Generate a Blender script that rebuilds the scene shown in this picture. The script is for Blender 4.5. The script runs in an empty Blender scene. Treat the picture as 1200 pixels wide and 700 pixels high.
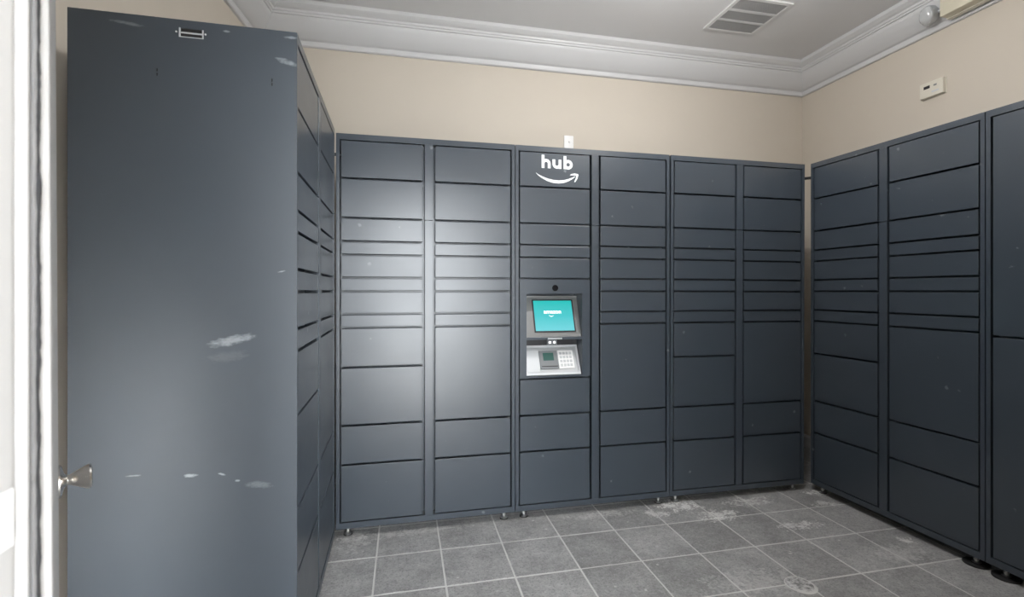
import bpy, bmesh, math, random
from mathutils import Vector, Matrix
random.seed(7)
S = bpy.context.scene
COL = S.collection

# ------------------------------------------------------------------ camera
YAW = 0.2179
cam = bpy.data.cameras.new('camera'); camo = bpy.data.objects.new('camera', cam); COL.objects.link(camo)
camo.location = (0, 0, 1.27); camo.rotation_euler = (math.pi/2, 0, -YAW)
cam.sensor_width = 36; cam.lens = 574/1200*36; cam.shift_y = -9/1200
cam.clip_start = 0.02; cam.clip_end = 100
cam.dof.use_dof = True; cam.dof.focus_distance = 2.8; cam.dof.aperture_fstop = 7.0
S.camera = camo

# ------------------------------------------------------------------ world (bright overcast daylight outside the doorway)
W = bpy.data.worlds.new('world'); S.world = W; W.use_nodes = True
bg = W.node_tree.nodes['Background']; bg.inputs[0].default_value = (0.93, 0.97, 1.0, 1); bg.inputs[1].default_value = 17.0
S.view_settings.view_transform = 'Standard'; S.view_settings.look = 'None'
S.view_settings.gamma = 1.0; S.view_settings.use_curve_mapping = False
S.view_settings.exposure = 0.0
FILL_STRENGTH = 74.0           # added globe out of view, there to light the room

# ------------------------------------------------------------------ materials
def nodes(name):
    m = bpy.data.materials.new(name); m.use_nodes = True
    nt = m.node_tree; b = nt.nodes['Principled BSDF']
    return m, nt, b
def N(nt, t, **kw):
    n = nt.nodes.new(t)
    for k, v in kw.items():
        if k in n.inputs: n.inputs[k].default_value = v
        else: setattr(n, k, v)
    return n
def ramp(nt, src, stops):
    r = nt.nodes.new('ShaderNodeValToRGB'); e = r.color_ramp.elements
    while len(e) < len(stops): e.new(0.5)
    for i, (p, c) in enumerate(stops):
        e[i].position = p; e[i].color = c if len(c) == 4 else (*c, 1)
    nt.links.new(src, r.inputs[0]); return r.outputs[0]
def g(v): return (v, v, v, 1)
def noise(nt, vec, scale, detail=4, rough=.55):
    n = N(nt, 'ShaderNodeTexNoise', Scale=scale, Detail=detail, Roughness=rough)
    nt.links.new(vec, n.inputs['Vector']); return n.outputs['Fac']
def mixc(nt, fac, a, b):
    m = nt.nodes.new('ShaderNodeMix'); m.data_type = 'RGBA'
    for s, v in ((m.inputs[0], fac), (m.inputs[6], a), (m.inputs[7], b)):
        if hasattr(v, 'links'): nt.links.new(v, s)
        else: s.default_value = v
    return m.outputs[2]
def math_(nt, op, a, b=None):
    m = nt.nodes.new('ShaderNodeMath'); m.operation = op
    for i, v in enumerate((a, b)):
        if v is None: continue
        if hasattr(v, 'links'): nt.links.new(v, m.inputs[i])
        else: m.inputs[i].default_value = v
    return m.outputs[0]
def bump(nt, b, h, strength, dist=.001):
    n = N(nt, 'ShaderNodeBump', Strength=strength, Distance=dist)
    nt.links.new(h, n.inputs['Height']); nt.links.new(n.outputs[0], b.inputs['Normal'])
def position(nt): return nt.nodes.new('ShaderNodeNewGeometry').outputs['Position']
def mapping(nt, vec, scale=(1,1,1), loc=(0,0,0)):
    m = nt.nodes.new('ShaderNodeMapping'); m.inputs['Scale'].default_value = scale; m.inputs['Location'].default_value = loc
    nt.links.new(vec, m.inputs['Vector']); return m.outputs[0]

PAINT = (0.043, 0.055, 0.071, 1)
def paint_material(name, marks=None, scuffs=True, rough=(.285, .335)):
    """dark slate powder coat, slightly uneven, with small pale chips; marks = worn patches [(x,z,rx,rz,tilt,amount)] in object space"""
    m, nt, b = nodes(name); P = position(nt)
    n1 = noise(nt, P, 5, 3); c = mixc(nt, n1, tuple(v*.93 for v in PAINT[:3])+(1,), tuple(v*1.07 for v in PAINT[:3])+(1,))
    if scuffs:
        s = ramp(nt, noise(nt, mapping(nt, P, (1,1,1.6)), 17, 5, .62), [(.695, g(0)), (.745, g(1))])
        s2 = ramp(nt, noise(nt, mapping(nt, P, (1,1,1), (3,1,2)), 2.3, 2), [(.50, g(0)), (.60, g(1))])
        c = mixc(nt, math_(nt, 'MULTIPLY', math_(nt, 'MULTIPLY', s, s2), .55), c, (.30, .32, .35, 1))
        vo = N(nt, 'ShaderNodeTexVoronoi', Scale=6.5); nt.links.new(P, vo.inputs['Vector'])
        sc = nt.nodes.new('ShaderNodeSeparateColor'); nt.links.new(vo.outputs['Color'], sc.inputs[0])
        sp = ramp(nt, math_(nt, 'ADD', vo.outputs['Distance'], math_(nt, 'MULTIPLY', noise(nt, P, 90, 3), .10)), [(.085, g(1)), (.12, g(0))])
        pick = math_(nt, 'GREATER_THAN', sc.outputs[0], .45)
        c = mixc(nt, math_(nt, 'MULTIPLY', math_(nt, 'MULTIPLY', sp, pick), .40), c, (.34, .36, .39, 1))
    if marks:
        tc = nt.nodes.new('ShaderNodeTexCoord').outputs['Object']
        sep = nt.nodes.new('ShaderNodeSeparateXYZ'); nt.links.new(tc, sep.inputs[0])
        grain = noise(nt, mapping(nt, tc, (30, 30, 75)), 1.6, 6, .68)
        for (y, z, ry, rz, tilt, amt) in marks:
            dy = math_(nt, 'SUBTRACT', sep.outputs[1], y); dz = math_(nt, 'SUBTRACT', sep.outputs[2], z)
            dz = math_(nt, 'ADD', dz, math_(nt, 'MULTIPLY', dy, tilt))
            r = math_(nt, 'ADD', math_(nt, 'POWER', math_(nt, 'ABSOLUTE', math_(nt, 'DIVIDE', dy, ry)), 2), math_(nt, 'POWER', math_(nt, 'ABSOLUTE', math_(nt, 'DIVIDE', dz, rz)), 2))
            v = math_(nt, 'ADD', math_(nt, 'SUBTRACT', 1, r), math_(nt, 'MULTIPLY', math_(nt, 'SUBTRACT', grain, .5), 2.6))
            k = ramp(nt, v, [(.05, g(0)), (.95, g(1))])
            c = mixc(nt, math_(nt, 'MULTIPLY', k, amt), c, (.40, .43, .46, 1))
    nt.links.new(c, b.inputs['Base Color'])
    rn = ramp(nt, noise(nt, P, 3.2, 4, .6), [(.3, g(rough[0])), (.75, g(rough[1]))]); nt.links.new(rn, b.inputs['Roughness'])
    b.inputs['Specular IOR Level'].default_value = .76
    bump(nt, b, noise(nt, P, 260, 2), .10, .0006)
    return m
def plain(name, col, rough=.5, metal=0., bumps=None, var=0., emit=None):
    m, nt, b = nodes(name); b.inputs['Base Color'].default_value = (*col, 1)
    b.inputs['Roughness'].default_value = rough; b.inputs['Metallic'].default_value = metal
    P = position(nt)
    if var: 
        c = mixc(nt, noise(nt, P, 6, 5), tuple(v*(1-var) for v in col)+(1,), tuple(min(1, v*(1+var)) for v in col)+(1,))
        nt.links.new(c, b.inputs['Base Color'])
    if bumps: bump(nt, b, noise(nt, P, bumps[0], 3), bumps[1], .001)
    if emit: b.inputs['Emission Color'].default_value = (*emit[0], 1); b.inputs['Emission Strength'].default_value = emit[1]
    return m
M = {}
M['paint'] = paint_material('slate_powder_coat')
M['side'] = paint_material('slate_powder_coat_worn', [
    (.185, 1.119, .072, .016, .20, .55), (.195, 1.070, .062, .020, .10, .08),
    (.297, .716, .022, .006, 0, .65), (.212, .713, .012, .004, -.3, .6), (.445, .728, .020, .003, 0, .4),
    (.110, .672, .045, .012, -.1, .22), (.030, 1.985, .035, .010, -.25, .5), (.20, 2.060, .012, .004, 0, .6), (.46, 2.052, .05, .006, -.1, .3),
    (.018, 2.062, .025, .005, 0, .5), (.045, 1.33, .012, .003, .2, .6), (.17, .69, .008, .004, 0, .6)], scuffs=False, rough=(.46, .54))
M['wall'] = plain('beige_wall_paint', (.585, .533, .462), .75, bumps=(140, .08), var=.02)
M['ceiling'] = plain('white_ceiling_paint', (.68, .68, .69), .8, bumps=(90, .06))
M['trim'] = plain('white_gloss_trim', (.60, .605, .62), .4)
M['white'] = plain('white_door_paint', (.50, .50, .50), .38, bumps=(60, .05), var=.03)
M['plastic'] = plain('cream_plastic', (.70, .665, .58), .45)
M['white_plastic'] = plain('white_plastic', (.80, .80, .80), .4)
M['black'] = plain('black_plastic', (.012, .012, .014), .45)
M['eye'] = plain('camera_eye_black', (.006, .006, .007), .7); M['eye'].node_tree.nodes['Principled BSDF'].inputs['Specular IOR Level'].default_value = .1
M['rubber'] = plain('black_rubber', (.012, .012, .013), .6)
M['chrome'] = plain('zinc_steel', (.75, .75, .75), .42, 1.0)
M['nickel'] = plain('satin_nickel', (.60, .585, .56), .22, 1.0)
M['silver'] = plain('silver_panel', (.50, .52, .54), .35, .55, var=.05)
M['silver_light'] = plain('pale_silver_panel', (.60, .62, .64), .4, .2)
M['grey_panel'] = plain('grey_screen_surround', (.24, .245, .25), .32, .5, var=.12)
M['reader'] = plain('grey_card_reader', (.19, .20, .21), .45)
M['white_vinyl'] = plain('white_vinyl_lettering', (.80, .83, .86), .5)
M['lens'] = plain('clear_lamp_lens', (.62, .64, .66), .12, .25)
M['brush'] = plain('grey_pile_weatherstrip', (.26, .26, .265), .95, bumps=(400, .8), var=.3)
M['brush_dark'] = plain('dark_pile_weatherstrip', (.035, .035, .038), .95, bumps=(400, .8), var=.3)
M['grout'] = plain('pale_grout', (.62, .62, .61), .9, var=.10)
M['concrete'] = plain('pale_concrete', (.74, .73, .71), .9, var=.08)
M['vent_frame'] = plain('vent_frame_paint', (.70, .70, .705), .6)
M['light_block'] = plain('tan_light_block', (.34, .29, .24), .9, var=.1)
M['vent_dark'] = plain('dark_duct', (.03, .03, .032), .8)
M['vent_mesh'] = plain('grey_vent_mesh', (.33, .33, .33), .6)
M['ivory'] = plain('ivory_housing', (.64, .60, .48), .5)
M['lamp'] = plain('fill_globe_glow', (.9, .9, .9), .6, emit=((1.0, .985, .96), FILL_STRENGTH))
M['glow'] = plain('scanner_light', (.9, .9, .9), .5, emit=((1, 1, .97), 1.6))
def glass_material():
    m, nt, b = nodes('added_window_glass'); out = nt.nodes['Material Output']
    tr = nt.nodes.new('ShaderNodeBsdfTransparent'); gl = nt.nodes.new('ShaderNodeBsdfGlossy'); gl.inputs['Roughness'].default_value = .02
    fr = nt.nodes.new('ShaderNodeFresnel'); mx = nt.nodes.new('ShaderNodeMixShader')
    nt.links.new(fr.outputs[0], mx.inputs[0]); nt.links.new(tr.outputs[0], mx.inputs[1]); nt.links.new(gl.outputs[0], mx.inputs[2]); nt.links.new(mx.outputs[0], out.inputs[0]); return m
M['glass'] = glass_material()
def screen_material():
    m, nt, b = nodes('lit_cyan_display'); tc = nt.nodes.new('ShaderNodeTexCoord').outputs['Generated']
    sep = nt.nodes.new('ShaderNodeSeparateXYZ'); nt.links.new(tc, sep.inputs[0])
    c = ramp(nt, sep.outputs[2], [(0, (.17, .72, .80)), (.5, (.035, .60, .64)), (1, (.02, .60, .57))])
    b.inputs['Base Color'].default_value = (.02, .05, .05, 1); b.inputs['Roughness'].default_value = .2
    nt.links.new(c, b.inputs['Emission Color']); b.inputs['Emission Strength'].default_value = .85
    return m
M['screen'] = screen_material()
M['screen_text'] = plain('lit_white_letters', (.8, .9, .9), .4, emit=((.85, 1, 1), .8))
M['reader_screen'] = plain('reader_display', (.02, .06, .05), .15, emit=((.05, .16, .14), .3))
def tile_material():
    m, nt, b = nodes('grey_stone_tile'); P = position(nt)
    oi = nt.nodes.new('ShaderNodeObjectInfo')
    base = ramp(nt, noise(nt, P, 34, 8, .68), [(.25, g(.24)), (.5, g(.33)), (.75, g(.43))])
    big = ramp(nt, noise(nt, P, 5.5, 5, .6), [(.3, g(.78)), (.7, g(1.22))])
    mm = nt.nodes.new('ShaderNodeMix'); mm.data_type = 'RGBA'; mm.blend_type = 'MULTIPLY'; mm.inputs[0].default_value = 1
    nt.links.new(base, mm.inputs[6]); nt.links.new(big, mm.inputs[7]); c = mm.outputs[2]
    hv = nt.nodes.new('ShaderNodeHueSaturation'); nt.links.new(c, hv.inputs['Color'])
    nt.links.new(math_(nt, 'ADD', .90, math_(nt, 'MULTIPLY', oi.outputs['Random'], .2)), hv.inputs['Value']); c = hv.outputs[0]
    # fine dark pits
    pit = ramp(nt, noise(nt, P, 110, 4, .6), [(.52, g(0)), (.64, g(1))]); c = mixc(nt, math_(nt, 'MULTIPLY', pit, .5), c, (.11, .11, .11, 1))
    pal = ramp(nt, noise(nt, mapping(nt, P, (1,1,1), (4,2,1)), 95, 4, .6), [(.56, g(0)), (.68, g(1))]); c = mixc(nt, math_(nt, 'MULTIPLY', pal, .35), c, (.62, .62, .61, 1))
    # chalky dust patches
    sep = nt.nodes.new('ShaderNodeSeparateXYZ'); nt.links.new(P, sep.inputs[0])
    grain = noise(nt, P, 20, 8, .75); fine = noise(nt, P, 75, 3, .6)
    for (x, y, rx, ry, amt) in [(1.60, 2.62, .16, .12, .95), (1.74, 2.45, .17, .09, .8), (2.03, 2.58, .22, .07, .6), (2.27, 2.73, .16, .05, .6),
                                (2.10, 2.25, .17, .06, .7), (2.56, 2.60, .13, .05, .8), (1.42, 2.55, .10, .08, .7), (2.45, 2.45, .10, .05, .5), (1.10, 2.6, .3, .05, .35),
                                (.0, 2.63, .35, .05, .3), (1.50, 1.86, .3, .12, .25), (2.35, 1.90, .2, .1, .3), (2.5, 2.0, .05, .04, .7), (-.25, 2.6, .1, .15, .3)]:
        dx = math_(nt, 'DIVIDE', math_(nt, 'SUBTRACT', sep.outputs[0], x), rx); dy = math_(nt, 'DIVIDE', math_(nt, 'SUBTRACT', sep.outputs[1], y), ry)
        r = math_(nt, 'ADD', math_(nt, 'MULTIPLY', dx, dx), math_(nt, 'MULTIPLY', dy, dy))
        v = math_(nt, 'ADD', math_(nt, 'SUBTRACT', .55, math_(nt, 'MULTIPLY', r, .6)), math_(nt, 'ADD', math_(nt, 'MULTIPLY', math_(nt, 'SUBTRACT', grain, .5), 3.2), math_(nt, 'MULTIPLY', math_(nt, 'SUBTRACT', fine, .5), 1.6)))
        k = ramp(nt, v, [(.22, g(0)), (.62, g(1))])
        c = mixc(nt, math_(nt, 'MULTIPLY', k, min(1, amt*1.1)), c, (.80, .80, .79, 1))
    # scattered crumbs
    vo = N(nt, 'ShaderNodeTexVoronoi', Scale=9.0); nt.links.new(P, vo.inputs['Vector'])
    cr = ramp(nt, math_(nt, 'ADD', vo.outputs['Distance'], math_(nt, 'MULTIPLY', fine, .16)), [(.115, g(1)), (.15, g(0))])
    c = mixc(nt, math_(nt, 'MULTIPLY', cr, .6), c, (.72, .72, .71, 1))
    nt.links.new(c, b.inputs['Base Color']); b.inputs['Roughness'].default_value = .55
    bump(nt, b, noise(nt, P, 60, 6, .7), .25, .002)
    return m
M['tile'] = tile_material()
def cover_material():
    m, nt, b = nodes('stained_cover'); P = position(nt)
    c = ramp(nt, noise(nt, P, 42, 5, .65), [(.38, g(.18)), (.60, g(.62))]); nt.links.new(c, b.inputs['Base Color']); b.inputs['Roughness'].default_value = .6
    bump(nt, b, noise(nt, P, 50, 4), .5, .003); return m
M['cover'] = cover_material()

# ------------------------------------------------------------------ mesh helpers
def box(bm, x0, x1, y0, y1, z0, z1, mat=None):
    co = [(x0,y0,z0),(x1,y0,z0),(x1,y1,z0),(x0,y1,z0),(x0,y0,z1),(x1,y0,z1),(x1,y1,z1),(x0,y1,z1)]
    v = [bm.verts.new(mat @ Vector(c) if mat else c) for c in co]
    for f in ((3,2,1,0),(4,5,6,7),(0,1,5,4),(1,2,6,5),(2,3,7,6),(3,0,4,7)): bm.faces.new([v[i] for i in f])
    return v
def bevel(bm, w, seg=1):
    bmesh.ops.bevel(bm, geom=bm.edges[:], offset=w, segments=seg, profile=.5, affect='EDGES', clamp_overlap=True)
def lathe(bm, prof, seg=24, mat=None):
    """prof [(r, h)] about local z"""
    rings = []
    for r, h in prof:
        ring = []
        for i in range(seg):
            a = 2*math.pi*i/seg; c = Vector((r*math.cos(a), r*math.sin(a), h))
            ring.append(bm.verts.new(mat @ c if mat else c))
        rings.append(ring)
    for a, b in zip(rings, rings[1:]):
        for i in range(seg): bm.faces.new((a[i], a[(i+1)%seg], b[(i+1)%seg], b[i]))
    bm.faces.new(rings[0][::-1]); bm.faces.new(rings[-1])
def prism(bm, pts, h0, h1, axis='z'):
    """polygon extruded; axis z: pts=(x,y); axis y: pts=(x,z) between y=h0..h1"""
    def V(p, h): return (p[0], p[1], h) if axis == 'z' else (p[0], h, p[1])
    a = [bm.verts.new(V(p, h0)) for p in pts]; b = [bm.verts.new(V(p, h1)) for p in pts]
    n = len(pts); bm.faces.new(a[::-1]); bm.faces.new(b)
    for i in range(n): bm.faces.new((a[i], a[(i+1)%n], b[(i+1)%n], b[i]))
def tube(bm, pts, r, seg=10):
    pts = [Vector(p) for p in pts]; rings = []
    for i, p in enumerate(pts):
        d = (pts[min(i+1, len(pts)-1)] - pts[max(i-1, 0)]).normalized()
        s = d.cross(Vector((0, 0, 1)));  s = s.normalized() if s.length > 1e-4 else Vector((1, 0, 0)); u = s.cross(d)
        rings.append([bm.verts.new(p + r*(math.cos(2*math.pi*k/seg)*s + math.sin(2*math.pi*k/seg)*u)) for k in range(seg)])
    for a, b in zip(rings, rings[1:]):
        for i in range(seg): bm.faces.new((a[i], a[(i+1)%seg], b[(i+1)%seg], b[i]))
    bm.faces.new(rings[0][::-1]); bm.faces.new(rings[-1])
def mesh(name, bm, mat, smooth=False):
    bmesh.ops.recalc_face_normals(bm, faces=bm.faces[:])
    me = bpy.data.meshes.new(name); bm.to_mesh(me); bm.free(); me.materials.append(M[mat])
    if smooth:
        for p in me.polygons: p.use_smooth = True
        me.set_sharp_from_angle(angle=math.radians(35))
    return me
def obj(name, data, parent=None, loc=(0,0,0)):
    o = bpy.data.objects.new(name, data); COL.objects.link(o); o.parent = parent; o.location = loc; return o
def part(name, bm, mat, parent=None, smooth=False, loc=(0,0,0)):
    return obj(name, mesh(name, bm, mat, smooth), parent, loc)
def thing(name, loc, rz, label, cat, group=None):
    o = obj(name, None, None, loc); o.rotation_euler = (0, 0, rz); return tag(o, label, cat, group)
def tag(o, label, cat, group=None):
    o['label'] = label; o['category'] = cat
    if group: o['group'] = group
    return o
def structure(o): o['kind'] = 'structure'; return o

# ------------------------------------------------------------------ room shell
CEIL = 3.065
ROOM = [(-.9125, 3.405), (3.19, 3.405), (3.19, .42), (-1.226, .42)]      # back-left, back-right, front-right, front-left
def inset(p):
    """room polygon moved p metres into the room (negative = outwards)"""
    n = len(ROOM); out = []
    lines = []
    for i in range(n):
        a = Vector(ROOM[i]); b = Vector(ROOM[(i+1)%n]); d = (b-a).normalized(); nn = Vector((d.y, -d.x))
        lines.append((a + nn*p, d))
    for i in range(n):
        (p1, d1), (p2, d2) = lines[i-1], lines[i]
        t = ((p2-p1).x*d2.y - (p2-p1).y*d2.x) / (d1.x*d2.y - d1.y*d2.x)
        out.append(p1 + d1*t)
    return out
DOOR_L, DOOR_R, DOOR_H = -.30, .84, 2.16
WIN_L, WIN_R, WIN_H = -1.21, -.47, 1.08         # added low sidelight left of the door, sized for its light
outer = inset(-.12); inner = inset(0)
for i, side in enumerate(('back', 'right', 'front', 'left')):
    a, b, A, B = inner[i], inner[(i+1)%4], outer[i], outer[(i+1)%4]
    bm = bmesh.new()
    if side == 'front':
        box(bm, B.x, WIN_L, .30, .42, 0, CEIL); box(bm, WIN_R, DOOR_L, .30, .42, 0, CEIL); box(bm, WIN_L, WIN_R, .30, .42, 0, .03); box(bm, WIN_L, WIN_R, .30, .42, WIN_H, CEIL); box(bm, DOOR_R, A.x, .30, .42, 0, CEIL); box(bm, DOOR_L, DOOR_R, .30, .42, DOOR_H, CEIL)
    else: prism(bm, [a, b, B, A], 0, CEIL)
    structure(part('wall_'+side, bm, 'wall'))
bm = bmesh.new(); prism(bm, outer, CEIL, CEIL+.08); structure(part('ceiling', bm, 'ceiling'))
# crown moulding: profile (distance from wall, height) swept along each wall, mitred at the corners
PROF = [(0, 2.855), (.016, 2.855), (.021, 2.861), (.021, 2.882), (.025, 2.888), (.032, 2.889)]
for k in range(1, 9):
    t = k/8; PROF.append((.032 + .090*t, 2.889 + .093*(t - .10*math.sin(math.pi*t))))
PROF += [(.124, 2.992), (.134, 2.994), (.136, 3.004), (.144, 3.006), (.148, 3.018), (.158, 3.021), (.166, 3.030), (.176, 3.034), (.182, 3.042), (.182, 3.064), (0, 3.064)]
for i, side in enumerate(('back', 'right', 'front', 'left')):
    bm = bmesh.new(); rings = [[], []]
    for p, z in PROF:
        q = inset(p + .0005)
        for e in (0, 1): c = q[(i+e)%4]; rings[e].append(bm.verts.new((c.x, c.y, z)))
    n = len(PROF)
    for k in range(n): bm.faces.new((rings[0][k], rings[0][(k+1)%n], rings[1][(k+1)%n], rings[1][k]))
    bm.faces.new(rings[0]); bm.faces.new(rings[1][::-1])
    structure(part('trim_%d' % (i+1), bm, 'trim', smooth=True))
# baseboards
for i, side in enumerate(('back', 'right', 'front', 'left')):
    if side == 'front': continue
    bm = bmesh.new(); rings = [[], []]
    for p, z in [(0, .001), (.015, .001), (.015, .085), (.009, .100), (0, .104)]:
        q = inset(p + .0005)
        for e in (0, 1): c = q[(i+e)%4]; rings[e].append(bm.verts.new((c.x, c.y, z)))
    for k in range(5): bm.faces.new((rings[0][k], rings[0][(k+1)%5], rings[1][(k+1)%5], rings[1][k]))
    bm.faces.new(rings[0]); bm.faces.new(rings[1][::-1])
    structure(part('baseboard_'+side, bm, 'trim'))
# floor: pale grout bed with single stone tiles laid in it
bm = bmesh.new(); box(bm, -1.30, 3.35, .18, 3.55, -.06, -.0012); floor = structure(part('floor', bm, 'grout'))
T = .305; TX, TY = -.1266, 2.1153
bm = bmesh.new(); box(bm, .0038, T-.0038, .0038, T-.0038, -.02, 0); bevel(bm, .0012); tile_me = mesh('tile', bm, 'tile')
for i in range(-3, 11):
    for j in range(-6, 5):
        x, y = TX+i*T, TY+j*T
        if x+T < -1.15 or x > 3.19 or y > 3.405 or y < .2: continue
        t = obj('tile', tile_me, floor, (x, y, random.uniform(-.0006, .0004)))
        t.rotation_euler = (random.uniform(-.001, .001), random.uniform(-.001, .001), 0)
# added unseen sidelight, put in to light the left locker's side panel
bm = bmesh.new()
for a in ((WIN_L, WIN_L+.035, .03, WIN_H), (WIN_R-.035, WIN_R, .03, WIN_H), (WIN_L+.035, WIN_R-.035, .03, .06), (WIN_L+.035, WIN_R-.035, WIN_H-.04, WIN_H)): box(bm, a[0], a[1], .33, .39, a[2], a[3])
win = structure(part('added_window_1', bm, 'white'))
bm = bmesh.new(); box(bm, WIN_L+.03, WIN_R-.03, .357, .363, .055, WIN_H-.035); part('pane', bm, 'glass', win)
# added unseen walls and roof that hold daylight off the jamb
bm = bmesh.new(); box(bm, -.46, -.345, -1.15, .2995, 0, 2.35); structure(part('wall_entry_left', bm, 'light_block'))
bm = bmesh.new(); box(bm, .90, 1.02, -1.15, .2995, 0, 2.35); structure(part('wall_entry_right', bm, 'light_block'))
bm = bmesh.new(); box(bm, -.46, 1.02, -1.15, .2995, 2.351, 2.47); structure(part('ceiling_shade', bm, 'light_block'))
# outside walkway
bm = bmesh.new(); box(bm, -8, 8, -9, .18, -.12, -.012); structure(part('floor_outside', bm, 'concrete'))

# ------------------------------------------------------------------ parcel lockers
WID, DEP, Z0, TOP = .940, .610, .045, 2.080
LINES = [2.050, 1.852, 1.647, 1.526, 1.456, 1.338, 1.267, 1.149, 1.079, .874, .574, .372, .075]
COLA = LINES; COLB = [z for z in LINES if z != .874]
UA, UB = (.019, .443), (.497, .921)
GAP = .0052                                    # half the slit between doors
door_cache = {}
def door_mesh(w, h):
    k = (round(w, 3), round(h, 3))
    if k not in door_cache:
        bm = bmesh.new(); box(bm, 0, w, 0, .018, 0, h); bevel(bm, .0016, 2); door_cache[k] = mesh('locker_door', bm, 'paint')
    return door_cache[k]
def add_door(root, u0, u1, z1, z0, rnd=True):
    w, h = u1-u0-.013, z1-z0-2*GAP
    d = obj('locker_door', door_mesh(w, h), root, (u0+.0065, .002 + (random.uniform(-.0008, .0008)), z0+GAP))
    d.rotation_euler = (random.uniform(-.0006, .0006), 0, random.uniform(-.0009, .0009))
    return d
foot_me = {}
def make_feet(root, width, pads=()):
    for k, (u, v) in enumerate(((.055, .036), (width-.055, .036), (.055, DEP-.06), (width-.055, DEP-.06))):
        bm = bmesh.new()
        lathe(bm, [(.020, .004), (.021, .008), (.014, .012), (.0075, .014), (.0075, .020), (.011, .0205), (.011, .027), (.0065, .0275), (.0065, Z0+.004)], 16)
        f = part('levelling_foot', bm, 'chrome', root, True, (u, v, 0))
        bm = bmesh.new(); r = .050 if k in pads else .022
        lathe(bm, [(r, .0004), (r, .0035 if k not in pads else .007), (r-.003, .0045 if k not in pads else .009), (.012, .0046 if k not in pads else .0095)], 28)
        part('rubber_pad', bm, 'rubber', f, True)
def make_locker(loc, rz, label, width=WID, cols=((UA, COLA), (UB, COLB)), side=False, lean=0., pads=(), divider=True):
    root = thing('parcel_locker', loc, rz, label, 'locker', 'parcel lockers'); root.rotation_euler = (0, lean, rz)
    bm = bmesh.new(); x0 = .0035 if side else 0
    box(bm, x0, width, .055, DEP, Z0, TOP-.0005); part('body', bm, 'paint', root)
    # front frame: two stiles, top and bottom rail
    bm = bmesh.new()
    box(bm, x0, .0175, 0, .056, Z0, TOP); box(bm, width-.0175, width, 0, .056, Z0, TOP)
    box(bm, .0175, width-.0175, 0, .056, LINES[0], TOP); box(bm, .0175, width-.0175, 0, .056, Z0, LINES[-1])
    part('front_frame', bm, 'paint', root)
    if divider:
        for (a, b) in ((LINES[-1], 1.6455), (1.6475, LINES[0])):
            bm = bmesh.new(); box(bm, .4485, .4915, .0005, .055, a, b); bevel(bm, .0008); part('divider', bm, 'paint', root)
    for (u0, u1), zz in cols:
        for za, zb in zip(zz, zz[1:]): add_door(root, u0, u1, za, zb)
    make_feet(root, width, pads)
    return root
BX, BY = -.338, 2.645
unit1 = make_locker((BX, BY, 0), 0, 'dark slate locker unit left of the screen unit against the back wall')
unit3 = make_locker((BX+2*WID+.007, BY, 0), 0, 'dark slate locker unit right of the screen unit, at the back corner', lean=.004)
KCOL = [2.050, 1.852, 1.647, 1.526, 1.456, 1.338]; KLOW = [.778, .574, .372, .075]
unit2 = make_locker((BX+WID+.004, BY, 0), 0, 'locker unit with white hub logo and cyan touch screen in the back row', cols=((UA, KCOL), (UA, KLOW), (UB, COLB)))
right1 = make_locker((2.538, 2.640, 0), math.radians(-88.3), 'dark slate locker unit with many small doors along the right wall', pads=(1,))
right2 = make_locker((2.566, 1.696, 0), math.radians(-88.3), 'locker unit with two tall doors at the right edge of the view', width=.56, cols=(((.019, .541), [2.050, 1.067, .075]),), pads=(0,), divider=False)
left1 = make_locker((-.326, 1.645, 0), math.radians(90.7), 'locker unit by the left wall showing its broad scuffed side panel', side=True)
# side panel of the left unit with a lifting-handle pocket and two key slots
def rect_holes(bm, y0, y1, z0, z1, holes, x0, x1):
    ys = sorted({y0, y1, *[h[0] for h in holes], *[h[1] for h in holes]}); zs = sorted({z0, z1, *[h[2] for h in holes], *[h[3] for h in holes]})
    for a, b in zip(ys, ys[1:]):
        for c, d in zip(zs, zs[1:]):
            ym, zm = (a+b)/2, (c+d)/2
            if not any(h[0] < ym < h[1] and h[2] < zm < h[3] for h in holes):
                for x in (x0, x1): bm.faces.new([bm.verts.new(q) for q in ((x,a,c),(x,b,c),(x,b,d),(x,a,d))])
    for h in holes + [(y0, y1, z0, z1)]:
        for (p, q) in (((h[0],h[2]),(h[1],h[2])),((h[1],h[2]),(h[1],h[3])),((h[1],h[3]),(h[0],h[3])),((h[0],h[3]),(h[0],h[2]))):
            bm.faces.new([bm.verts.new(v) for v in ((x0,*p),(x0,*q),(x1,*q),(x1,*p))])
    bmesh.ops.remove_doubles(bm, verts=bm.verts[:], dist=1e-5)
HOLE = (.264, .327, 2.030, 2.055); SLOTS = [(.3835, .3880, 1.906, 1.916), (.3835, .3880, 1.919, 1.929), (.0705, .0750, 1.906, 1.916), (.0705, .0750, 1.919, 1.929)]
bm = bmesh.new(); rect_holes(bm, 0, DEP, Z0, TOP, [HOLE] + SLOTS, 0, .0034)
sp = part('side_panel', bm, 'side', left1); sp['label'] = 'flat steel side panel with a white scuff'
for (y0, y1, z0, z1) in SLOTS:
    bm = bmesh.new(); box(bm, .0025, .0034, y0, y1, z0, z1); part('key_slot', bm, 'black', sp)
bm = bmesh.new(); box(bm, .0026, .0034, HOLE[0], HOLE[1], HOLE[2], HOLE[3]); part('handle_pocket', bm, 'black', sp)
bm = bmesh.new()
box(bm, -.0008, .0016, HOLE[0]-.002, HOLE[0]+.002, HOLE[2]-.002, HOLE[3]); box(bm, -.0008, .0016, HOLE[1]-.003, HOLE[1]+.001, HOLE[2]-.002, HOLE[3]+.001)
box(bm, -.0006, .0016, HOLE[0], HOLE[1], HOLE[2]-.002, HOLE[2]+.0006); box(bm, .0002, .0022, HOLE[0]+.002, HOLE[1]-.004, 2.0405, 2.0445)
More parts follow.
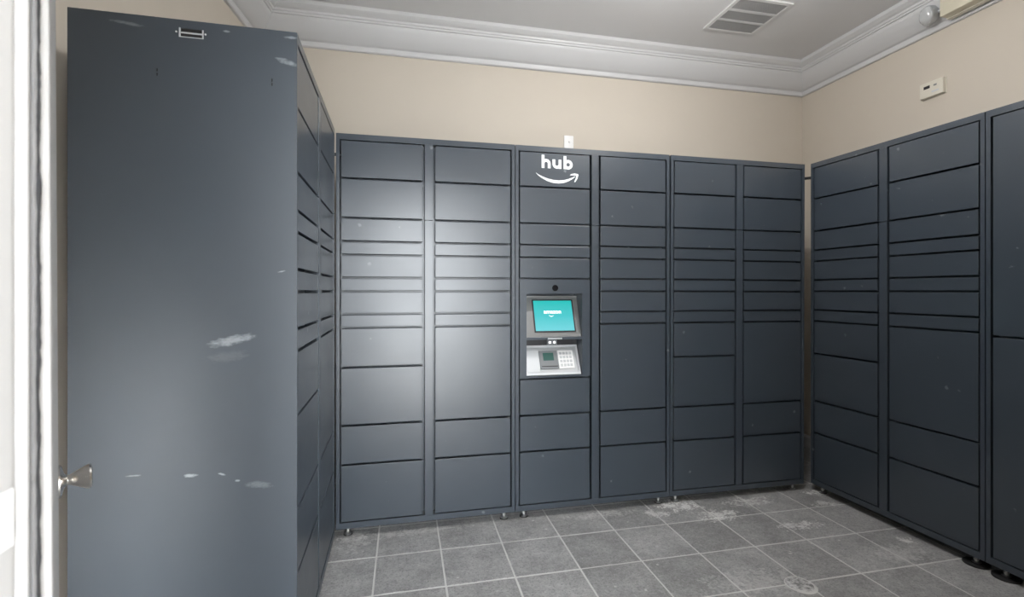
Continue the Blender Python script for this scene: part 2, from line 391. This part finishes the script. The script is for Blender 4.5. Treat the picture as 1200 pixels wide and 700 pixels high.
hb = part('handle_bar', bm, 'silver_light', sp); hb['label'] = 'small pale metal lifting handle'
for y in (.257, .335):
    bm = bmesh.new(); lathe(bm, [(.0028, 0), (.0028, .001), (.0015, .0016)], 10, Matrix.Translation((0, y, 2.043)) @ Matrix.Rotation(-math.pi/2, 4, 'Y')); part('rivet', bm, 'chrome', sp)

# ------------------------------------------------------------------ screen unit: front plate, slanted screen, reader panel, lettering
kp_bm = bmesh.new()
KU0, KU1, KZ0, KZ1 = .024, .438, .7825, 1.3335
OU0, OU1, OZ0, OZ1 = .063, .391, .792, 1.254
box(kp_bm, KU0, OU0, .001, .006, KZ0, KZ1); box(kp_bm, OU1, KU1, .001, .006, KZ0, KZ1)
box(kp_bm, OU0, OU1, .001, .006, OZ1, KZ1); box(kp_bm, OU0, OU1, .001, .006, KZ0, OZ0); box(kp_bm, OU0, OU1, .001, .012, .994, 1.008)
kp = part('screen_panel', kp_bm, 'paint', unit2)
# the body of unit2 needs a real pocket: rebuild it with an opening
for c in list(unit2.children):
    if c.name.startswith('body'):
        bm = bmesh.new(); F, BK = .055, .135
        box(bm, 0, WID, BK, DEP, Z0, TOP-.0005); box(bm, 0, OU0, F, BK, Z0, TOP-.0005); box(bm, OU1, WID, F, BK, Z0, TOP-.0005)
        box(bm, OU0, OU1, F, BK, Z0, OZ0); box(bm, OU0, OU1, F, BK, OZ1, TOP-.0005)
        c.data = mesh('body', bm, 'paint')
bm = bmesh.new()                                                    # pocket cheeks joining the plate to the body
box(bm, OU0-.002, OU0, .006, .056, OZ0, OZ1); box(bm, OU1, OU1+.002, .006, .056, OZ0, OZ1); box(bm, OU0, OU1, .006, .056, OZ1, OZ1+.002); box(bm, OU0, OU1, .006, .056, OZ0-.002, OZ0)
part('pocket_liner', bm, 'paint', kp)
class Slope:
    def __init__(s, zt, vt, zb, vb):
        s.t = Vector((0, vt, zt)); s.b = Vector((0, vb, zb)); d = s.b-s.t; s.n = Vector((0, d.z, -d.y)).normalized()
        if s.n.y > 0: s.n = -s.n
    def at(s, u, t, off): p = s.t + (s.b-s.t)*t + s.n*off; p.x = u; return p
    def slab(s, bm, u0, u1, t0, t1, o0, o1):
        co = [s.at(u, t, o) for o in (o0, o1) for (u, t) in ((u0,t0),(u1,t0),(u1,t1),(u0,t1))]
        v = [bm.verts.new(c) for c in co]
        for f in ((3,2,1,0),(4,5,6,7),(0,1,5,4),(1,2,6,5),(2,3,7,6),(3,0,4,7)): bm.faces.new([v[i] for i in f])
up = Slope(1.238, .100, 1.009, .012); lo = Slope(.953, .090, .794, .010)
bm = bmesh.new(); up.slab(bm, OU0+.001, OU1-.001, 0, 1, -.004, 0); part('screen_surround', bm, 'grey_panel', kp)
bm = bmesh.new(); box(bm, OU0+.001, OU1-.001, .092, .130, 1.232, 1.240); part('upper_ledge', bm, 'grey_panel', kp)
bm = bmesh.new(); up.slab(bm, .1155, .3605, .088, .892, 0, .004); part('bezel', bm, 'black', kp)
bm = bmesh.new(); up.slab(bm, .1225, .3525, .118, .858, .004, .0046); o = part('display', bm, 'screen', kp); o['label'] = 'lit cyan touch display'
# white word on the display
def text_mesh(body, size):
    cu = bpy.data.curves.new('txt', 'FONT'); cu.body = body; cu.size = size; cu.align_x = 'CENTER'; cu.align_y = 'CENTER'; cu.offset = size*.018
    t = bpy.data.objects.new('txt', cu); COL.objects.link(t); dg = bpy.context.evaluated_depsgraph_get()
    me = bpy.data.meshes.new_from_object(t.evaluated_get(dg)); bpy.data.objects.remove(t); bpy.data.curves.remove(cu); return me
me = text_mesh('amazon', .034); me.materials.append(M['screen_text'])
for v in me.vertices:
    p = up.at(.232 + v.co.x, .395 - v.co.y/.245, .0050); v.co = p
obj('display_word', me, kp)
bm = bmesh.new(); pr = None
for k in range(13):
    s = k/12; u = .207 + .034*s; t = .475 + .032*(1-(2*s-1)**2)
    th = .008*math.sin(math.pi*min(.97, s+.08))
    cur = [bm.verts.new(up.at(u, t-th, .005)), bm.verts.new(up.at(u, t+th, .005))]
    if pr: bm.faces.new((pr[0], cur[0], cur[1], pr[1]))
    pr = cur
part('display_smile', bm, 'screen_text', kp)
bm = bmesh.new(); box(bm, .186, .270, -.0005, .001, .996, 1.005); part('name_plate', bm, 'silver', kp)
# scanner slot
bm = bmesh.new(); box(bm, OU0+.001, OU1-.001, .094, .130, .953, .994); part('scanner_slot', bm, 'black', kp)
bm = bmesh.new(); box(bm, .205, .262, .070, .093, .958, .984); part('scanner', bm, 'reader', kp)
bm = bmesh.new()
for u in (.219, .246): lathe(bm, [(.007, 0), (.007, .002), (.003, .003)], 12, Matrix.Translation((u, .070, .972)) @ Matrix.Rotation(math.pi/2, 4, 'X'))
part('scanner_lamp', bm, 'glow', kp)
# reader panel
bm = bmesh.new(); lo.slab(bm, OU0+.001, OU1-.002, 0, 1, -.004, 0); part('reader_panel', bm, 'silver', kp)
bm = bmesh.new()
for (a, b, c, d) in ((OU0+.002, OU1-.004, .0, .07), (OU0+.002, OU1-.004, .93, 1.0), (OU0+.002, OU0+.010, .07, .93), (OU1-.014, OU1-.004, .07, .93)): lo.slab(bm, a, b, c, d, 0, .003)
part('reader_frame', bm, 'silver_light', kp)
bm = bmesh.new(); lo.slab(bm, .075, .148, .17, .88, 0, .002); part('blank_plate', bm, 'silver_light', kp)
bm = bmesh.new(); lo.slab(bm, .152, .259, .20, .66, 0, .006); lo.slab(bm, .152, .259, .66, .80, 0, .009); rd = part('card_reader', bm, 'reader', kp)
bm = bmesh.new(); lo.slab(bm, .173, .236, .27, .53, .006, .0066); part('reader_display', bm, 'reader_screen', kp)
bm = bmesh.new(); lo.slab(bm, .158, .253, .715, .745, .009, .0098); part('card_slot', bm, 'black', kp)
bm = bmesh.new(); lo.slab(bm, .264, .354, .20, .80, 0, .005); part('keypad', bm, 'white_plastic', kp)
for r in range(4):
    for c in range(4):
        bm = bmesh.new(); u = .272 + c*.0195; t = .255 + r*.132
        lo.slab(bm, u, u+.014, t, t+.085, .005, .0075); part('key', bm, 'silver', kp)
# camera eye above the screen
bm = bmesh.new(); R90 = Matrix.Rotation(math.pi/2, 4, 'X')
lathe(bm, [(.0175, -.002), (.0175, .003), (.014, .004), (.011, .0015), (.004, .003)], 24, Matrix.Translation((.229, .001, 1.286)) @ R90); part('camera_eye', bm, 'eye', kp, True)
# hub logo and smile arrow on the top door
def arc_band(bm, cx, cz, r0, r1, a0, a1, y0, y1, n=14):
    rows = []
    for k in range(n+1):
        a = a0 + (a1-a0)*k/n; ca, sa = math.cos(a), math.sin(a)
        rows.append([bm.verts.new((cx+r*ca, y, cz+r*sa)) for (r, y) in ((r0,y0),(r1,y0),(r1,y1),(r0,y1))])
    for a, b in zip(rows, rows[1:]):
        for i in range(4): bm.faces.new((a[i], a[(i+1)%4], b[(i+1)%4], b[i]))
YF, YK = .0004, .0030; YG = .0007
LH, LX, ST, RW = .074, .052, .0165, .0262
def letter(kind, u, z):
    bm = bmesh.new(); w = 2*RW
    if kind == 'h':
        box(bm, u, u+ST, YF, YK, z, z+LH); arc_band(bm, u+RW, z+LX-RW, RW-ST, RW, 0, math.pi, YG, YK); box(bm, u+w-ST, u+w, YG, YK, z, z+LX-RW)
    if kind == 'u':
        box(bm, u, u+ST, YG, YK, z+RW, z+LX); arc_band(bm, u+RW, z+RW, RW-ST, RW, math.pi, 2*math.pi, YG, YK); box(bm, u+w-ST, u+w, YF, YK, z, z+LX)
    if kind == 'b':
        box(bm, u, u+ST, YF, YK, z, z+LH); arc_band(bm, u+RW+.001, z+LX/2, RW-ST+.001, RW+.001, 0, 2*math.pi, YG, YK, 28)
    bmesh.ops.remove_doubles(bm, verts=bm.verts[:], dist=1e-6); return part('hub_letter', bm, 'white_vinyl', unit2)
for k, u in (('h', .150), ('u', .2135), ('b', .279)): letter(k, u, 1.9600)
def lp(zx, zy): zy -= .042*(zx-245); return (.117 + (zx-245)*.000577, 1.934 - (zy-455)*.00056)
bm = bmesh.new(); ctr = [(245,460,2),(270,482,9),(310,506,18),(365,531,26),(420,546,31),(475,551,32),(530,546,29),(580,530,22),(618,512,14),(645,496,5)]
prev = None
for i, (x, y, w) in enumerate(ctr):
    x0, y0, _ = ctr[max(i-1, 0)]; x1, y1, _ = ctr[min(i+1, len(ctr)-1)]; L = math.hypot(x1-x0, y1-y0); nx, ny = -(y1-y0)/L, (x1-x0)/L
    a = lp(x+nx*w/2, y+ny*w/2); b = lp(x-nx*w/2, y-ny*w/2)
    cur = [bm.verts.new((a[0], YF, a[1])), bm.verts.new((b[0], YF, b[1])), bm.verts.new((b[0], YK, b[1])), bm.verts.new((a[0], YK, a[1]))]
    if prev:
        for k in range(4): bm.faces.new((prev[k], prev[(k+1)%4], cur[(k+1)%4], cur[k]))
    prev = cur
for poly in ([(592,484),(602,470),(640,463),(676,470),(660,488),(630,484)], [(676,470),(680,480),(668,520),(645,554),(636,548),(652,512),(658,486)]):
    pts = [lp(*q) for q in poly]; prism(bm, pts, YG, YK, 'y')
sm = part('smile_arrow', bm, 'white_vinyl', unit2)

# connecting cable sleeves between the locker banks
def cable(name, pts, r, label):
    bm = bmesh.new(); tube(bm, pts, r); tag(part(name, bm, 'black', None, True), label, 'cable')
cable('cable_sleeve', [(2.47, 2.700, 1.995), (2.52, 2.690, 1.995), (2.57, 2.672, 2.0), (2.60, 2.655, 2.0), (2.60, 2.62, 2.0)], .009, 'short dark cable sleeve bridging the right corner between lockers')
cable('cable_conduit', [(-.30, 2.66, 1.972), (-.345, 2.655, 1.972), (-.375, 2.640, 1.972), (-.39, 2.60, 1.972), (-.39, 2.57, 1.972)], .008, 'short dark cable bridging the left corner between lockers')

# ------------------------------------------------------------------ wall and ceiling fittings
# outlet plate above the hub unit
t = thing('outlet_plate', (1.177, 3.405, 2.345), 0, 'small white outlet plate on the back wall above the hub logo', 'outlet')
bm = bmesh.new(); box(bm, -.036, .036, -.007, -.0004, -.058, .058); bevel(bm, .003, 2); part('plate', bm, 'white_plastic', t, True)
bm = bmesh.new(); lathe(bm, [(.007, 0), (.007, .005), (.004, .009)], 14, Matrix.Translation((.004, -.007, .012)) @ R90); part('coax_jack', bm, 'chrome', t, True)
# thermostat
t = thing('thermostat', (3.19, 2.380, 2.462), math.radians(-90), 'cream wall thermostat above the right lockers', 'thermostat')
bm = bmesh.new(); box(bm, -.071, .071, -.007, -.0004, 0, .100); bevel(bm, .002); part('base', bm, 'plastic', t)
bm = bmesh.new(); box(bm, -.068, .068, -.030, -.007, .003, .097); bevel(bm, .005, 2); part('cover', bm, 'plastic', t, True)
bm = bmesh.new(); box(bm, -.042, -.006, -.0308, -.030, .056, .074); part('display', bm, 'black', t)
bm = bmesh.new(); box(bm, .016, .034, -.0308, -.030, .060, .070); part('switch', bm, 'reader', t)
bm = bmesh.new(); box(bm, .004, .046, -.0306, -.030, .024, .034); part('button_strip', bm, 'silver_light', t)
# emergency light on the crown moulding
t = thing('emergency_light', (3.19, 2.09, 2.868), math.radians(-90), 'ivory emergency light with a round lamp head near the ceiling', 'emergency light')
bm = bmesh.new(); box(bm, -.165, .165, -.132, -.060, .0, .155); bevel(bm, .006, 2); part('housing', bm, 'ivory', t, True)
bm = bmesh.new(); box(bm, -.168, .168, -.075, -.045, -.003, .158); part('back_plate', bm, 'plastic', t)
for s in (-1, 1):
    mt = Matrix.Translation((s*.242, -.110, .058)) @ Matrix.Rotation(math.radians(s*28), 4, 'Z') @ Matrix.Rotation(math.radians(98), 4, 'X')
    bm = bmesh.new(); lathe(bm, [(.018, -.045), (.034, -.040), (.050, -.022), (.056, 0), (.056, .008), (.053, .010)], 24, mt); h = part('lamp_head', bm, 'silver', t, True)
    bm = bmesh.new(); lathe(bm, [(.053, .009), (.050, .020), (.040, .032), (.024, .040), (.008, .043)], 24, mt); part('lens', bm, 'lens', h, True)
    bm = bmesh.new(); tube(bm, [(s*.163, -.10, .055), (s*.185, -.10, .056), (s*.205, -.10, .058)], .011); part('swivel', bm, 'silver', h, True)
# ceiling vent
t = thing('ceiling_vent', (2.185, 2.79, CEIL), 0, 'white ceiling vent grille with three dark louvred sections', 'vent')
bm = bmesh.new(); H = .190; I = .168
for a in ((-H, H, -H, -I), (-H, H, I, H), (-H, -I, -I, I), (I, H, -I, I)): box(bm, *a, -.010, -.0004)
part('frame', bm, 'vent_frame', t)
bm = bmesh.new(); box(bm, -I, I, -I, I, -.002, -.0006); part('duct_back', bm, 'vent_dark', t)
for yc in (-.056, .056):
    bm = bmesh.new(); box(bm, -I, I, yc-.011, yc+.011, -.010, -.002); part('crossbar', bm, 'trim', t)
for (ya, yb) in ((-I, -.067), (-.045, .045), (.067, I)):
    bm = bmesh.new(); n = 9
    for k in range(n): y = ya + (yb-ya)*(k+.5)/n; box(bm, -I, I, y-.0014, y+.0014, -.009, -.004)
    for k in range(34): x = -I + 2*I*(k+.5)/34; box(bm, x-.0012, x+.0012, ya, yb, -.008, -.005)
    gm = part('grille_mesh', bm, 'vent_mesh', t); gm['kind'] = 'stuff'
# added globe above the camera's field of view, brightens walls and ceiling
t = thing('fill_globe', (1.45, 1.75, CEIL), 0, 'added white fill globe out of view under the ceiling', 'lamp')
bm = bmesh.new(); lathe(bm, [(.065, -.0004), (.065, -.012), (.05, -.022), (.012, -.026)], 24); part('canopy', bm, 'nickel', t, True)
bm = bmesh.new(); lathe(bm, [(.006, -.02), (.006, -.215)], 10); part('rod', bm, 'nickel', t, True)
bm = bmesh.new(); lathe(bm, [(max(.002, .14*math.sin(math.pi*k/16)), -.345-.14*math.cos(math.pi*k/16)) for k in range(17)], 28); part('globe', bm, 'lamp', t, True)
# stained round cover in the floor
t = thing('floor_cover', (1.668, 1.795, 0), .3, 'round stained cleanout cover set in the floor tiles', 'floor cover')
bm = bmesh.new(); lathe(bm, [(.056, .0006), (.055, .0035), (.050, .0045), (.030, .0042)], 32); part('lid', bm, 'cover', t, True)
bm = bmesh.new(); arc = []
for k in range(33):
    a = 2*math.pi*k/32; w = .003 + .010*max(0, math.sin(-a+.3)); arc.append((a, w))
rows = [[bm.verts.new(((.056+o)*math.cos(a), (.056+o)*math.sin(a), z)) for (o, z) in ((0,.0006),(0,.0045),(w*.6,.004),(w,.0008))] for a, w in arc[:-1]]
for a, b in zip(rows, rows[1:]+rows[:1]):
    for i in range(4): bm.faces.new((a[i], a[(i+1)%4], b[(i+1)%4], b[i]))
part('mortar_ring', bm, 'grout', t, True)

# ------------------------------------------------------------------ entrance: jamb, weatherstrip, open door leaf
fr = obj('door_1', None); structure(fr)
bm = bmesh.new(); box(bm, -.2995, -.27, .285, .415, 0, 2.13); bevel(bm, .0015)
box(bm, -.2995, -.2725, .415, .420, 0, 2.13)
part('jamb', bm, 'white', fr)
bm = bmesh.new(); box(bm, DOOR_R-.03, DOOR_R-.0005, .285, .42, 0, 2.13); part('jamb', bm, 'white', fr)
bm = bmesh.new(); box(bm, -.2995, DOOR_R-.0005, .285, .42, 2.13, 2.1595); part('head_jamb', bm, 'white', fr)
bm = bmesh.new()
lathe(bm, [(.0062, 0), (.0062, 2.128)], 20, Matrix.Translation((-.2752, .4275, 0))); part('stop_bead', bm, 'white', fr, True)
bm = bmesh.new(); box(bm, -.2702, -.2688, .400, .4145, 1.090, 1.131); bevel(bm, .0006); part('hinge_leaf', bm, 'white_plastic', fr)
# fuzzy pile seal: a ragged strip
def ragged(bm, xa, xb, y0, y1, amp, seedv):
    rnd = random.Random(seedv); n = 620; prev = None; l = r = 0
    for k in range(n+1):
        z = 2.12*k/n; l = .75*l + rnd.gauss(0, amp); r = .75*r + rnd.gauss(0, amp)
        cur = [bm.verts.new(c) for c in ((xa+l*.5, y0, z), (xb+r, y0, z), (xb+r, y1, z), (xa+l*.5, y1, z))]
        if prev:
            for i in range(4): bm.faces.new((prev[i], prev[(i+1)%4], cur[(i+1)%4], cur[i]))
        else: bm.faces.new(cur[::-1])
        prev = cur
    bm.faces.new(prev)
bm = bmesh.new(); ragged(bm, -.2845, -.2702, .4395, .4425, .00024, 1); part('weatherstrip', bm, 'brush_dark', fr)
bm = bmesh.new(); ragged(bm, -.2762, -.2708, .4365, .4392, .00016, 5); part('weatherstrip_pile', bm, 'brush', fr)
# door leaf, swung open into the room; local x along the leaf, local -y its room-side face with the knob
TH = math.radians(30.13)
leaf = thing('door_leaf', (-.2675, .4600, 0), math.radians(90)+TH, 'white open door leaf with nickel knob at the left edge', 'door')
leaf.rotation_euler = (math.radians(-.25), 0, math.radians(90)+TH)
bm = bmesh.new(); box(bm, 0, .815, 0, .044, .012, 2.05); bevel(bm, .003, 2); part('slab', bm, 'white', leaf)
for (a, b) in ((.25, .95), (1.15, 1.85)):
    bm = bmesh.new()
    for r in ((.12, .69, a, a+.02), (.12, .69, b-.02, b), (.12, .14, a+.02, b-.02), (.67, .69, a+.02, b-.02)): box(bm, r[0], r[1], .0438, .052, r[2], r[3])
    part('panel_moulding', bm, 'white', leaf)
def knob(side):
    mt = Matrix.Translation((.742, -.0005 if side < 0 else .0445, .905)) @ Matrix.Rotation(math.radians(90*(1 if side < 0 else -1)), 4, 'X')
    bm = bmesh.new()
    lathe(bm, [(.031, 0), (.031, .0025), (.025, .005), (.013, .008), (.0095, .012), (.0095, .016), (.0125, .022), (.0175, .031), (.0220, .040), (.0235, .0445), (.0225, .0475), (.016, .0495), (.005, .050)], 28, mt)
    part('knob', bm, 'nickel', leaf, True)
knob(-1); knob(1)
